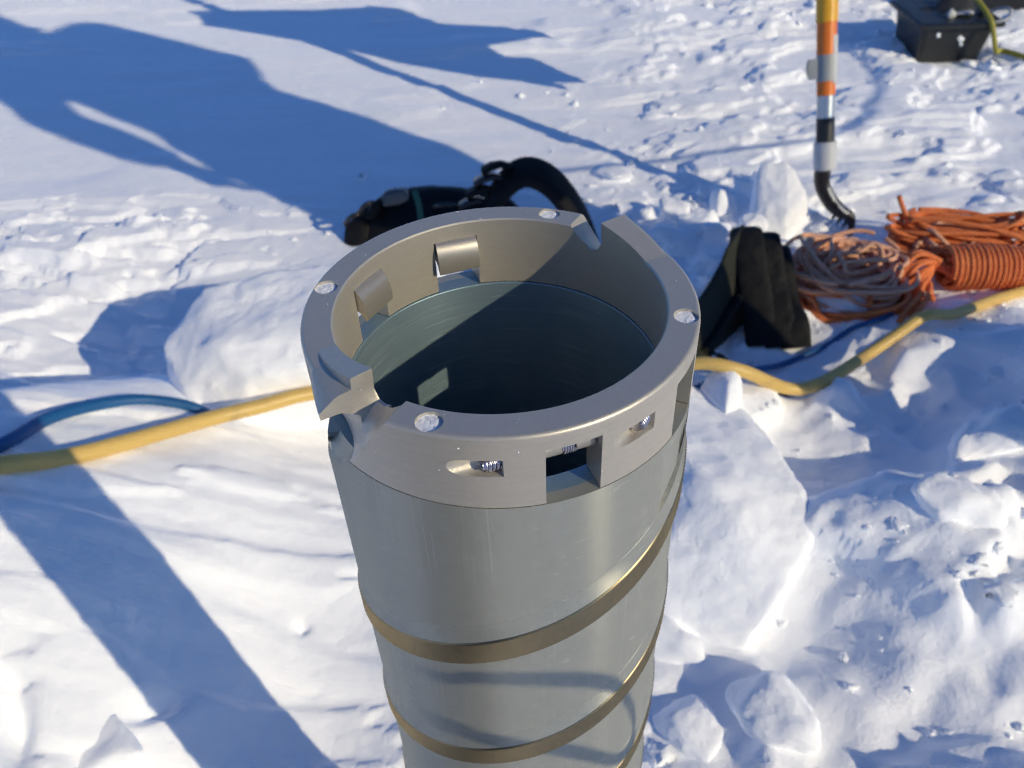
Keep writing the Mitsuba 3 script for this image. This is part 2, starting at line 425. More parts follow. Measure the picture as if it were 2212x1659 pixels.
# spiral flights
def flight_mesh(prof, th0, z0, slope=.000395):
    rings, th = [], th0
    while True:
        z = z0 + slope * (th - th0)
        if z < BOT + .02:
            break
        k = .35 + .65 * min(1, (th0 - th) / 14)
        rings.append([pol(th, .0598 + (r - .0598) * k if r > .0598 else r, z + (dz * k if dz > .002 else dz)) for r, dz in prof])
        th -= 3.0
    return loft(rings)
BAND = [(.0597, .0010), (.0608, .0011), (.0613, .0005), (.0614, -.0002), (.0614, -.0105), (.0611, -.0110), (.0545, -.0110), (.0545, .0010)]
FILLET = [(.06005, .0088)] + [(.0600 + .0010 * (1 - math.cos(t * math.pi / 2)), .0088 * (1 - t) + .0011) for t in np.linspace(.12, 1, 8)] + [(.0545, .0010), (.0545, .0088)]
for th0, z0 in ((366.0, -.0486), (186.0, -.0486)):
    fk = obj_uv('flight', flight_mesh(BAND, th0, z0), 'flight_metal', barrel, 'bronze-grey spiral flight')
    obj_uv('fillet', flight_mesh(FILLET, th0, z0), 'tube_metal', fk)

# core catchers: spring-loaded dogs in the four windows, each on its pin
def in_window(mesh, w):
    m = mesh.copy()
    c, s = math.cos(w * D2R), math.sin(w * D2R)
    m.apply_transform([[c, -s, 0, 0], [s, c, 0, 0], [0, 0, 1, 0], [0, 0, 0, 1]])
    return m
def dog_mesh():
    inner = [(.0507, -.0056), (.0497, -.0060), (.0488, -.0067), (.0479, -.0079), (.0472, -.0094), (.0467, -.0112), (.0464, -.0132), (.0463, -.0152), (.0464, -.0168)]
    outer = [(.0468, -.0172), (.0479, -.0160), (.0490, -.0146), (.0506, -.0138)]
    knuckle = arc(.0536, -.0108, .0028, -95, 85, 14)
    cs = CrossSection([np.array(inner + outer + knuckle, float)])
    if cs.area() <= 0:
        cs = CrossSection([np.array((inner + outer + knuckle)[::-1], float)])
    d = cs.extrude(.0148)
    d = tri(d)
    v = d.vertices.copy()
    d.vertices = np.stack([v[:, 0], v[:, 2] - .0074, v[:, 1]], 1)
    d.invert()
    # the window in the middle of the knuckle where the spring sits
    mm = mani(d.vertices, d.faces)
    if mm.volume() < 0:
        d.invert(); mm = mani(d.vertices, d.faces)
    return tri(mm - Manifold.cube([.006, .0040, .0064], True).translate([.0560, 0, -.0108]))
def coil(c, axis_len, turns, r, wire, n=14):
    t = np.linspace(0, turns, turns * n + 1)
    a = 2 * math.pi * t
    return tube(np.stack([c[0] + r * np.cos(a), c[1] + axis_len * (t / turns - .5), c[2] + r * np.sin(a)], 1), wire, 6)
dog0 = dog_mesh()
for w in WINDOWS:
    d = obj('core_catcher', in_window(dog0, w), 'dog_metal', barrel, smooth=30, to_world=PLACE)
    obj('spring', in_window(coil((.0536, 0, -.0108), .0036, 5, .00285, .00036), w), 'steel', d, smooth=True, to_world=PLACE)
    obj('hinge_pin', in_window(tri(cyl_between((.0536, -.0235, -.0108), (.0536, .0100, -.0108), .0016, 20)), w), 'steel', d, smooth=30, to_world=PLACE)
    obj('pin_thread', in_window(coil((.0536, -.0205, -.0108), .0042, 4, .0020, .0005), w), 'steel', d, smooth=True, to_world=PLACE)
#--REST--

# ------------------------------------------------------------------ snow blocks and clods lying on the snow
def gz(x, y):
    return float(ground_z(x, y))
def clod(points, seed, amp=.006, edge=.012, freq=22., smooth_it=1, fine=.0022):
    """A broken chunk of snow: hull of the points, softened and roughened."""
    m = Manifold.hull_points(np.asarray(points, float)).refine_to_length(edge)
    t = tri(m)
    t = trimesh.Trimesh(t.vertices, t.faces, process=True)
    trimesh.smoothing.filter_taubin(t, .5, -.53, int(smooth_it * 4))
    n = t.vertex_normals
    d = amp * 2 * (meshkit.fbm(t.vertices * freq, 4, seed) - .5) + fine * 2 * (meshkit.fbm(t.vertices * freq * 6, 2, seed + 3) - .5)
    t.vertices = t.vertices + n * d[:, None]
    return t
def random_points(c, size, turn, seed, n=17, tilt=(0, 0), sink=.3):
    r = np.random.default_rng(seed)
    q = r.normal(size=(n, 3))
    q /= np.linalg.norm(q, axis=1, keepdims=True)
    q = np.sign(q) * np.abs(q) ** .8 * (.62 + .50 * r.random((n, 1)))
    q = q * np.array(size) / 2
    q[:, 2] += tilt[0] * q[:, 0] + tilt[1] * q[:, 1]
    cs, sn = math.cos(turn), math.sin(turn)
    q = np.stack([q[:, 0] * cs - q[:, 1] * sn, q[:, 0] * sn + q[:, 1] * cs, q[:, 2]], 1)
    return q + np.array([c[0], c[1], gz(*c) + size[2] * (.5 - sink)])
def snow_block(pts, seed, label, group=None, **kw):
    return single('snow_block', clod(pts, seed, **kw), 'snow', label, 'snow block', group, smooth=True)

snow_block([(-.485, 1.015, .02), (-.370, 1.085, .02), (-.12, 1.10, .02), (-.600, 1.09, .05), (-.590, 1.125, .160), (-.477, 1.085, .190), (-.319, 1.105, .182), (-.12, 1.13, .18), (-.550, 1.06, .125), (-.43, 1.045, .15),
            (-.540, 1.25, .195), (-.450, 1.275, .205), (-.340, 1.29, .205), (-.12, 1.32, .205), (-.61, 1.24, -.02), (-.1, 1.34, -.02), (-.595, 1.17, .16)],
           11, 'big cut snow slab with a sunlit front face just left of the barrel', amp=.011, freq=15., edge=.008, smooth_it=.25)
snow_block([(.30, 1.10, .0), (.395, 1.04, -.02), (.325, 1.06, .080), (.375, 1.00, .085), (.398, .88, .110), (.412, .78, .105), (.405, .715, .095), (.360, .655, .085), (.315, .615, .05), (.29, .60, .0),
            (.19, .62, .0), (.13, .66, .06), (.215, .88, .155), (.265, .76, .160), (.24, 1.0, .125), (.11, .80, .08), (.11, 1.0, .02), (.43, .76, -.03), (.42, .93, -.03), (.30, .70, .135)],
           12, 'large smooth pale snow slab lying right beside the barrel', amp=.013, freq=9., edge=.007, smooth_it=.75, fine=.003)
snow_block([(.59, 1.74, .02), (.60, 1.77, .135), (.655, 1.76, .15), (.70, 1.70, .085), (.715, 1.71, -.01), (.64, 1.635, -.01), (.575, 1.70, .03), (.60, 1.655, .01), (.69, 1.80, .0), (.60, 1.82, .0), (.645, 1.66, .055)],
           13, 'upright white snow block in front of the striped pole', amp=.008, freq=20., edge=.007, smooth_it=.75)
snow_block(random_points((.285, 2.02), (.155, .15, .04), .1, 14, tilt=(0, .02), sink=0.45), 14, 'flat round disc of snow behind the black harness', edge=.008, amp=0.008, freq=16)
snow_block([(.33, .96, .05), (.375, .97, .06), (.39, 1.04, .04), (.375, 1.075, .06), (.335, 1.08, .07), (.345, 1.065, .125), (.372, 1.06, .130), (.38, 1.03, .115), (.35, 1.0, .125), (.31, 1.03, .09), (.335, .95, .11)], 15, 'small snow knob sitting over the yellow hose beside the barrel', edge=.006, amp=.005)
snow_block(random_points((.185, .60), (.13, .11, .085), .4, 16, sink=0.42), 16, 'rounded white snow clod touching the barrel below the large slab', edge=.007, amp=0.013, freq=16, smooth_it=2.5)
snow_block(random_points((.20, .50), (.12, .12, .07), .9, 17, sink=0.5), 17, 'rounded snow clod near the bottom edge right of the barrel', edge=.006, amp=0.013, freq=16, smooth_it=2.5)
snow_block(random_points((.305, .505), (.15, .10, .095), -.7, 18, sink=0.42), 18, 'pointed snow clod at the bottom edge, second to the right of the barrel', edge=.006, amp=0.013, freq=16, smooth_it=2.5)
snow_block(random_points((.655, 1.325), (.13, .13, .11), .5, 19, sink=0.4), 19, 'rounded shaded snow lump under the front of the orange rope', edge=.007, amp=0.007, freq=16)
snow_block(random_points((.60, .735), (.16, .13, .10), .3, 20, sink=0.55), 20, 'lumpy sunlit snow clod right of the large slab', edge=.007, amp=0.015, freq=16)
snow_block(random_points((.47, 1.72), (.13, .11, .09), .7, 21, sink=0.45), 21, 'rough snow lump in the shadowed hollow behind the black belt', edge=.007, amp=0.014, freq=16)
snow_block(random_points((.40, 1.62), (.10, .14, .07), .2, 22, sink=0.45), 22, 'low snow lump at the rear right edge of the barrel rim', edge=.007, amp=0.014, freq=16)
snow_block(random_points((.54, 1.83), (.06, .05, .05), .2, 23, sink=0.4), 23, 'small snow lump left of the upright white block', edge=.006, amp=0.008, freq=16)
snow_block(random_points((.72, .90), (.17, .12, .11), .2, 24, sink=0.55), 24, 'bright lumpy snow clod in the right foreground', edge=.007, amp=0.017, freq=16, smooth_it=2.5)
snow_block(random_points((-.50, .47), (.10, .10, .05), .2, 25, sink=0.62), 25, 'rounded snow clod in the bottom left corner', edge=.006, amp=0.012, freq=16)

for k, (x, y, w) in enumerate([(.402, 1.76, .085), (.445, 1.685, .09), (.532, 1.79, .085), (.355, 1.64, .075), (.595, 1.835, .07), (.336, 1.77, .055), (.480, 1.625, .08), (.50, 1.86, .05), (.645, 1.90, .06), (.565, 1.66, .065), (.73, 1.665, .05), (.585, 1.60, .06)]):
    snow_block(random_points((x, y), (w * 1.25, w, w * .9), .7 * k, 60 + k, sink=.3), 60 + k, 'jagged bit of broken snow rubble between the black belt and the striped pole', 'broken snow rubble by the pole', edge=.006, amp=.007, smooth_it=.75)

# small crumbs: far too many to count
def crumbs():
    r = np.random.default_rng(77)
    base = trimesh.creation.icosphere(subdivisions=1)
    N = 1800
    x, y = r.uniform(-1.6, 2.6, N), r.uniform(1.4, 4.3, N)
    k = np.arange(N) % 3 == 1
    x[k], y[k] = r.normal(.55, .35, k.sum()), r.normal(1.0, .45, k.sum())
    keep = (np.hypot(x - BX, y - BY) > .13) & ((x > .15 - .15 * (y - 2)) | (r.random(N) < .10) | ((x < -.4) & (y > 1.2) & (y < 2.0) & (r.random(N) < .5))) & (k | (meshkit.noise(np.c_[x * 2.2, y * 2.2, 0 * x], 5) > .45))
    x, y = x[keep], y[keep]
    s = .0032 * np.exp(r.normal(0, .75, len(x))) * (.8 + .35 * np.maximum(0, y - 1))
    z = ground_z(x, y)
    vs, fs = [], []
    for i in range(len(x)):
        v = base.vertices * (1 + .40 * r.normal(size=(len(base.vertices), 1))) * s[i] * r.uniform([.7, .7, .4], [1.5, 1.3, .9])
        vs.append(v + [x[i], y[i], z[i] + s[i] * .2])
        fs.append(base.faces + i * len(v))
    return trimesh.Trimesh(np.vstack(vs), np.vstack(fs), process=False)
scene['snow_crumbs'] = mikit.ply(crumbs(), 'snow', smooth=True)
labels['snow_crumbs'] = {'label': 'loose crumbs of snow scattered over the trampled snow', 'category': 'snow crumbs', 'kind': 'stuff'}

# ------------------------------------------------------------------ hose and blue rope
def hose_color(p, n, uv):
    d = sm(.62, .85, fb(p.x * 30, p.y * 30, p.z * 30, 3))
    return mx((.66, .44, .125), (.50, .34, .11), d)
scene['hose_rubber'] = principled(mikit.proc(hose_color), .42, specular=.45)
def on_ground(pts, r, sink=0.0):
    return [(x, y, gz(x, y) + r - sink + dz) for x, y, dz in pts]
hp = [(-1.15, .56, .30), (-.90, .66, .29), (-.687, .745, .267), (-.616, .803, .223), (-.558, .868, .187), (-.474, .955, .146), (-.408, 1.0, .128), (-.343, 1.04, .115), (-.272, 1.065, .100), (-.15, 1.075, .08), (.0, 1.07, .07)] + on_ground([(.12, 1.08, .03), (.236, 1.075, .02), (.303, 1.06, .03),
                (.376, 1.045, .03), (.472, 1.060, .014), (.53, 1.070, .012), (.631, 1.141, .022), (.689, 1.175, .02), (.76, 1.205, .016), (.828, 1.230, .008), (.952, 1.305, .004), (1.042, 1.358, .002), (1.2, 1.43, 0), (1.5, 1.50, 0)], .0125)
single('hose', tube(smooth_path(hp, 260), np.linspace(.0132, .0098, 260), 16), 'hose_rubber', 'yellow rubber hose running over the snow behind the barrel', 'hose', smooth=True)
def blue_bump(p, n, uv):
    return ns(uv.x * 900 + uv.y * 260, 0, 0) * .0012
scene['blue_cord'] = principled((.010, .095, .26), .5, specular=.4)
bp = [(-1.15, .52, .30), (-.85, .68, .285), (-.693, .780, .262), (-.666, .883, .224), (-.633, .945, .193), (-.585, .985, .166), (-.530, .998, .142), (-.500, 1.0, .122), (-.478, 1.02, .07), (-.45, 1.06, .0), (-.2, 1.10, -.04)] + on_ground([(.1, 1.05, -.02), (.286, 1.04, -.004), (.381, 1.075, .0), (.495, 1.17, .004), (.569, 1.206, .0), (.61, 1.23, -.010), (.655, 1.246, .0), (.703, 1.256, .0), (.80, 1.33, 0), (.86, 1.42, 0)], .007)
bpath = smooth_path(bp, 240)
single('blue_rope', tube(bpath, np.interp(bpath[:, 0], [-.9, -.5, .3, .8], [.0105, .009, .006, .005]), 10), 'blue_cord', 'dark blue rope half buried in the snow on both sides of the barrel', 'rope', smooth=True)

# ------------------------------------------------------------------ orange rope hanks
def strand_bump(p, n, uv):
    return fb(p.x * 500, p.y * 500, p.z * 500, 2) * .0012
def rope_mat(name, a, b):
    def c(p, n, uv):
        return mx(a, b, fb(p.x * 55, p.y * 55, p.z * 55, 3) * .6 + ns(p.x * 460, p.y * 460, p.z * 460) * .4)
    scene[name] = {'type': 'bumpmap', 'arbitrary': mikit.proc(strand_bump, eps=4e-4), 'scale': 1.0, 'bsdf': principled(mikit.proc(c), .8, sheen=.4)}
rope_mat('rope_orange', (.52, .10, .025), (.84, .27, .085))
rope_mat('rope_faded', (.58, .27, .16), (.84, .48, .31))
def loop_path(c, a, b, turn, pitch, roll, r, wob, n=56, gap=0.0):
    t = np.linspace(0, 2 * math.pi * (1 - gap), n) + r.uniform(0, 6.28)
    e = 2.6
    p = np.stack([a * np.sign(np.cos(t)) * np.abs(np.cos(t)) ** (2 / e), b * np.sin(t), 0 * t], 1)
    p += wob * np.stack([np.sin(2 * t + r.uniform(0, 6)), np.sin(3 * t + r.uniform(0, 6)), 1.2 * np.sin(2 * t + r.uniform(0, 6))], 1)
    def rot(p, i, j, ang):
        q = p.copy()
        q[:, i], q[:, j] = p[:, i] * math.cos(ang) - p[:, j] * math.sin(ang), p[:, i] * math.sin(ang) + p[:, j] * math.cos(ang)
        return q
    return rot(rot(rot(p, 0, 2, pitch), 1, 2, roll), 0, 1, turn) + np.array(c)
def cat(ms):
    return trimesh.util.concatenate(ms)
r = np.random.default_rng(3)
def settle(p, rad=.005):
    p = np.array(p)
    p[:, 2] = np.maximum(p[:, 2], ground_z(p[:, 0], p[:, 1], False) + rad * .6)
    return p
# the faded hank in front
hk = thing('rope_hank', 'faded salmon rope hank nearest the black belt', 'rope hank', 'coiled hanks of orange rope')
labels[hk].pop('group')
def strands(n, c, a, b, turn, spread, rad, rr, wob=.008, lift=.05, pitch=.15, roll=.2, amp_=(.75, 1.08), bmp_=(.6, 1.08)):
    out = []
    for i in range(n):
        f = rr.random()
        cc = np.array(c) + rr.normal(0, 1, 3) * spread * np.array([1, 1, .55]) + [0, 0, lift * f]
        cc[2] = max(cc[2], gz(cc[0], cc[1]) + .012)
        p = loop_path(cc, a * rr.uniform(*amp_), b * rr.uniform(*bmp_), turn + rr.normal(0, .16), rr.normal(0, pitch), rr.normal(0, roll), rr, wob, gap=.03)
        out.append(tube(settle(p, rad), rad, 6))
    return cat(out)
obj('loops', cat([strands(40, (.700, 1.415, .014), .104, .100, .15, .010, .0046, r, lift=.068, pitch=.10, roll=.14), strands(26, (.700, 1.415, .020), .085, .060, .3, .018, .0046, r, lift=.072, pitch=.12, roll=.2, amp_=(.5, 1.05), bmp_=(.4, 1.0))]), 'rope_faded', hk, smooth=True)
obj('underside_loops', strands(16, (.692, 1.385, .010), .106, .095, .1, .016, .0044, r, lift=.03), 'rope_orange', hk, smooth=True, label='brighter orange loops under the faded ones')
obj('wrap', cat([tube(settle(loop_path((.785 + .004 * i, 1.415 - .02 * i, .050), .010, .075, .05, 1.2, .1 * i, r, .003, gap=.02)), .0046, 6) for i in range(2)]), 'rope_faded', hk, smooth=True)
# the hank behind, with its loose end up
hk = thing('rope_hank', 'orange rope hank lying furthest back with a loose end sticking up', 'rope hank')
obj('loops', strands(22, (.985, 1.545, .030), .135, .035, -.28, .010, .0048, r, lift=.05, pitch=.08), 'rope_orange', hk, smooth=True)
obj('inner_loops', strands(12, (.955, 1.52, .025), .075, .035, -.2, .009, .0048, r, lift=.04), 'rope_faded', hk, smooth=True, label='browner inner loops')
obj('loose_end', tube(smooth_path([(.88, 1.53, .04), (.886, 1.56, .072), (.868, 1.58, .098), (.852, 1.59, .130)], 16), .0055, 8), 'rope_orange', hk, smooth=True)
# the wrapped hank at the right edge
hk = thing('rope_hank', 'bright orange rope hank wound tight round itself at the right edge', 'rope hank')
ax0, ax1 = np.array([.905, 1.425, .052]), np.array([1.26, 1.395, .052])
u = (ax1 - ax0) / np.linalg.norm(ax1 - ax0)
e1 = np.cross(u, [0, 0, 1.]); e1 /= np.linalg.norm(e1); e2 = np.cross(e1, u)
t = np.linspace(0, 34 * 2 * math.pi, 34 * 22)
f = t / t[-1]
rad = .046 + .004 * np.sin(9 * f) + .001 * np.sin(t * .37)
hel = ax0 + np.outer(f, ax1 - ax0) + (rad * np.cos(t))[:, None] * e1 + (.84 * rad * np.sin(t))[:, None] * e2
obj('windings', tube(hel, .0052, 7), 'rope_orange', hk, smooth=True)
core = [tube(np.array([ax0 - u * .01 + .03 * (e1 * math.cos(a) + e2 * math.sin(a)), ax1 + .03 * (e1 * math.cos(a) + e2 * math.sin(a))]), .0055, 6) for a in np.linspace(0, 6.28, 12, endpoint=False)]
obj('core', cat(core), 'rope_orange', hk, smooth=True)
fan = []
for i in range(15):
    w = i / 14
    z0 = .02 + .075 * (1 - abs(w - .35))
    a = ax0 + e1 * (.036 - .07 * w) + [0, 0, .012 - .05 * (w - .4) ** 2]
    mid = np.array([.83 - .01 * w, 1.425 - .12 * w + .03, z0 + r.normal(0, .006)])
    end = np.array([.765 + .02 * r.random(), 1.44 - .17 * w, .025 + .05 * (1 - w) + r.normal(0, .004)])
    back = np.array([.755, 1.42 - .15 * w, .015])
    fan.append(tube(settle(smooth_path([a + u * .03, a, mid, end, back], 30)), .0050, 7))
obj('fan_of_strands', cat(fan), 'rope_orange', hk, smooth=True)
tails = [[(.83, 1.36, .045), (.80, 1.31, .035), (.765, 1.27, .02), (.733, 1.235, .012)], [(.85, 1.37, .04), (.825, 1.32, .03), (.775, 1.255, .016), (.742, 1.225, .010)], [(.76, 1.40, .04), (.715, 1.33, .045), (.69, 1.28, .03)], [(.86, 1.39, .03), (.84, 1.35, .03), (.83, 1.31, .022)]]
for tl in tails:
    p = smooth_path([(x, y, gz(x, y) + z) for x, y, z in tl], 20)
    obj('tail', tube(p, .0058, 8), 'rope_orange', hk, smooth=True)

# ------------------------------------------------------------------ black harness behind the barrel
def cloth_bump(p, n, uv):
    return ns(p.x * 900, p.y * 900, p.z * 900) * .0005 + fb(p.x * 45, p.y * 45, p.z * 45, 3) * .006
def cloth_color(p, n, uv):
    return mx((.004, .0045, .005), (.010, .010, .010), fb(p.x * 60, p.y * 60, p.z * 60, 3))
scene['black_cloth'] = both({'type': 'bumpmap', 'arbitrary': mikit.proc(cloth_bump, eps=8e-4), 'scale': 1.0, 'bsdf': principled(mikit.proc(cloth_color), .7, sheen=.15, specular=.25)})
scene['olive_cloth'] = both({'type': 'bumpmap', 'arbitrary': mikit.proc(cloth_bump, eps=8e-4), 'scale': 1.0, 'bsdf': principled((.022, .024, .018), .75, sheen=.15, specular=.25)})
scene['buckle_plastic'] = both(principled((.10, .10, .095), .35, specular=.5))
scene['green_web'] = both(principled((.02, .10, .07), .7))
scene['black_plastic'] = both(principled((.012, .012, .013), .3, specular=.5))
hn = thing('harness', 'black padded carrying harness with a raised strap loop lying behind the barrel', 'harness')
def blob(pts, seed, amp=.006, edge=.01, freq=18.):
    return clod(pts, seed, amp=amp, edge=edge, freq=freq, smooth_it=3, fine=.0008)
obj('bag', blob([(-.37, 1.76, -.01), (-.36, 1.80, .05), (-.30, 1.80, .085), (-.10, 1.80, .085), (.02, 1.84, .05), (.10, 1.72, -.01), (-.05, 1.66, .03), (-.25, 1.68, .03), (-.35, 1.70, -.01), (-.2, 1.9, -.01), (.0, 1.9, -.01), (-.2, 1.86, .08)], 31), 'black_cloth', hn, smooth=True)
obj('side_pocket', blob([(-.395, 1.73, -.01), (-.385, 1.76, .035), (-.33, 1.79, .06), (-.33, 1.72, .03), (-.30, 1.80, .05), (-.31, 1.70, -.01), (-.37, 1.70, -.01)], 32, edge=.007), 'black_cloth', hn, smooth=True)
sp = smooth_path([(-.06, 1.70, .0), (-.035, 1.71, .07), (.005, 1.735, .125), (.055, 1.75, .148), (.110, 1.735, .128), (.158, 1.70, .075), (.190, 1.66, .010), (.20, 1.63, -.04)], 60)
obj('padded_strap', ribbon(sp, (0.12, 1.0, .25), .090, .040, rnd=2.6), 'black_cloth', hn, smooth=True, label='thick padded strap arching up in a loop')
for i in range(5):
    k = i / 4
    c = np.array([-.092 + .078 * k, 1.73 + .02 * k, .055 + .105 * k])
    rib = ribbon(np.array([c + [-.030, .0, -.004], c + [-.01, 0, .006], c + [.012, 0, .010], c + [.034, 0, .002]]), (-.3, .9, -.3), .05, .017, rnd=3)
    obj('webbing_fold', rib, 'black_plastic' if i % 2 else 'black_cloth', hn, smooth=True)
obj('top_pocket', blob([(-.335, 1.73, .045), (-.325, 1.735, .075), (-.300, 1.74, .098), (-.285, 1.75, .100), (-.28, 1.80, .08), (-.32, 1.79, .06), (-.295, 1.72, .06)], 36, edge=.006, amp=.005, freq=40.), 'black_cloth', hn, smooth=True)
for q0, q1 in (((-.375, 1.735, .045), (-.335, 1.725, .075)), ((-.335, 1.72, .080), (-.300, 1.72, .105)), ((-.16, 1.72, .085), (-.11, 1.715, .088))):
    q0, q1 = np.array(q0), np.array(q1)
    obj('strap_loop', tube(smooth_path([q0 + [0, .03, -.02], q0, (q0 + q1) / 2 + [0, -.012, .012], q1, q1 + [0, .03, -.02]], 20), .0055, 8), 'black_plastic', hn, smooth=True)
bk = obj('buckle', blob([(-.288, 1.745, .075), (-.288, 1.75, .105), (-.262, 1.755, .118), (-.222, 1.755, .112), (-.215, 1.75, .085), (-.222, 1.80, .105), (-.28, 1.80, .10), (-.25, 1.75, .07)], 33, amp=.003, edge=.006), 'buckle_plastic', hn, smooth=True, label='scuffed grey buckle')
obj('green_strap', ribbon(smooth_path([(-.205, 1.745, .117), (-.198, 1.735, .095), (-.195, 1.725, .060), (-.195, 1.72, .02)], 12), (1, .2, .1), .014, .003), 'green_web', hn, smooth=True, label='thin dark green strap by the buckle')
bt = smooth_path([(.285, 1.12, .085), (.332, 1.18, .088), (.362, 1.225, .078), (.405, 1.285, .072), (.446, 1.335, .082), (.476, 1.375, .100), (.492, 1.40, .10)], 40)
obj('hip_belt', ribbon(bt, np.stack([np.linspace(.10, .30, 40), np.linspace(-.15, -.35, 40), np.full(40, -.95)], 1), np.linspace(.095, .165, 40), .018, rnd=4), 'olive_cloth', hn, smooth=True, label='dark olive hip belt pad right of the barrel')
obj('belt_slot', ribbon(smooth_path([(.345, 1.175, .060), (.380, 1.225, .058), (.420, 1.282, .066), (.448, 1.312, .080)], 18), (.2, -.3, -.95), np.linspace(.012, .022, 18), .030, rnd=3), 'black_cloth', hn, smooth=True, label='black gap in the olive pad')
for i, (dx, dy, dz, wd) in enumerate([(-.026, .010, .004, .052), (.008, .003, -.006, .052), (.036, -.002, -.034, .046)]):
    q = smooth_path([(.508 + dx, 1.225 + dy, .018), (.505 + dx, 1.255 + dy, .055), (.501 + dx, 1.31 + dy, .100 + dz), (.496 + dx, 1.365 + dy, .150 + dz), (.500 + dx, 1.405 + dy, .158 + dz), (.512 + dx, 1.44 + dy, .120 + dz), (.522 + dx, 1.455 + dy, .04)], 44)
    obj('belt_flap', ribbon(q, (1, -.18, .12), wd + .010, .022, rnd=3.2), 'black_cloth', hn, smooth=True)
obj('strap_end', ribbon(smooth_path([(.335, 1.16, .05), (.372, 1.175, .052), (.398, 1.155, .035), (.408, 1.115, .020), (.412, 1.08, .0)], 24), (.9, .2, -.5), .026, .004), 'olive_cloth', hn, smooth=True)
obj('flat_strap', ribbon(smooth_path([(.42, 1.12, .018), (.47, 1.085, .014), (.51, 1.06, .014), (.535, 1.05, .016)], 16), (.3, 1, .1), .036, .005), 'black_cloth', hn, smooth=True)

# ------------------------------------------------------------------ striped pole with a hooked, toothed end
scene['pole_yellow'] = principled((.72, .36, .012), .35, specular=.5)
scene['pole_orange'] = principled((.72, .17, .012), .38, specular=.5)
scene['pole_silver'] = both(principled((.50, .54, .56), .3, .7))
scene['tape_grey'] = both(principled((.30, .32, .32), .45))
scene['tape_pale'] = both(principled((.52, .53, .53), .4))
scene['pole_black'] = both(principled((.014, .014, .015), .38, specular=.5))
pl = thing('pole', 'orange, silver and black taped pole standing in the snow with a hooked end', 'pole')
P1, PD = np.array([.737, 1.70, .078]), np.array([-.08, .36, 1.0])
PD = PD / np.linalg.norm(PD)
def shaft(a, b, r0, r1=None, sides=28):
    r1 = r0 if r1 is None else r1
    k = np.linspace(a, b, max(2, int((b - a) / .03) + 2))
    pts = P1 + k[:, None] * PD
    rr = np.linspace(r0, r1, len(k))
    pts = np.vstack([pts[:1], pts, pts[-1:]])
    rr = np.r_[rr[0] * .9, rr, rr[-1] * .9]
    pts[0] -= PD * .001; pts[-1] += PD * .001
    return tube(pts, rr, sides)
for name, a, b, r0, mat, lab in (('pale_sleeve', .061, .121, .0255, 'tape_pale', 'pale plastic sleeve with two bulging edges'), ('black_band', .121, .173, .0200, 'pole_black', 'black taped band'),
                               ('silver_band', .173, .221, .0192, 'pole_silver', 'bare silver band'), ('orange_band', .221, .251, .0198, 'pole_orange', 'short orange band'),
                               ('grey_wrap', .251, .305, .0212, 'tape_grey', 'grey tape wrap with a loose flap'), ('orange_band', .305, .370, .0208, 'pole_orange', 'long orange band'), ('yellow_shaft', .370, 1.60, .0225, 'pole_yellow', 'yellow upper shaft')):
    obj(name, shaft(a, b, r0), mat, pl, smooth=40, label=lab)
obj('tape_flap', ribbon(np.array([P1 + PD * k + np.array([-.028, -.004, .0]) for k in (.256, .270, .285, .298)]), (1, -.2, 0), np.array([.020, .034, .034, .026]), .006), 'tape_grey', pl, smooth=True)
obj('pale_strip', ribbon(np.array([P1 + PD * k + np.array([.014, -.018, .0]) for k in (.252, .28, .305, .350)]), (1, .5, 0), .012, .002), 'tape_pale', pl, smooth=True)
hk_ = np.array([tuple(P1 + PD * .072), (.728, 1.720, .132), (.732, 1.715, .101), (.750, 1.700, .069), (.772, 1.685, .049), (.797, 1.675, .036), (.803, 1.668, .012), (.803, 1.664, -.006)])
hp_ = smooth_path(hk_, 44)
wd_ = np.interp(np.linspace(0, 1, 44), [0, .55, .8, 1], [.036, .032, .020, .010])
obj('hooked_end', ribbon(hp_, (0.15, 1, .2), wd_, wd_, rnd=3), 'pole_black', pl, smooth=True, label='black curved end')
for q in ((.768, 1.682, .034), (.780, 1.677, .026), (.792, 1.670, .020)):
    q = np.array(q)
    obj('tooth', tri(Manifold.hull_points(np.array([q + [-.008, 0, .014], q + [.010, 0, .014], q + [-.010, .004, -.014], q + [-.012, -.004, -.012], q + [0, .006, .014]]))), 'pole_black', pl, smooth=False)
obj('glint_strip', ribbon(hp_[12:30] + np.array([.006, -.016, .006]), (1, .2, .3), .007, .002), 'tape_pale', pl, smooth=True)

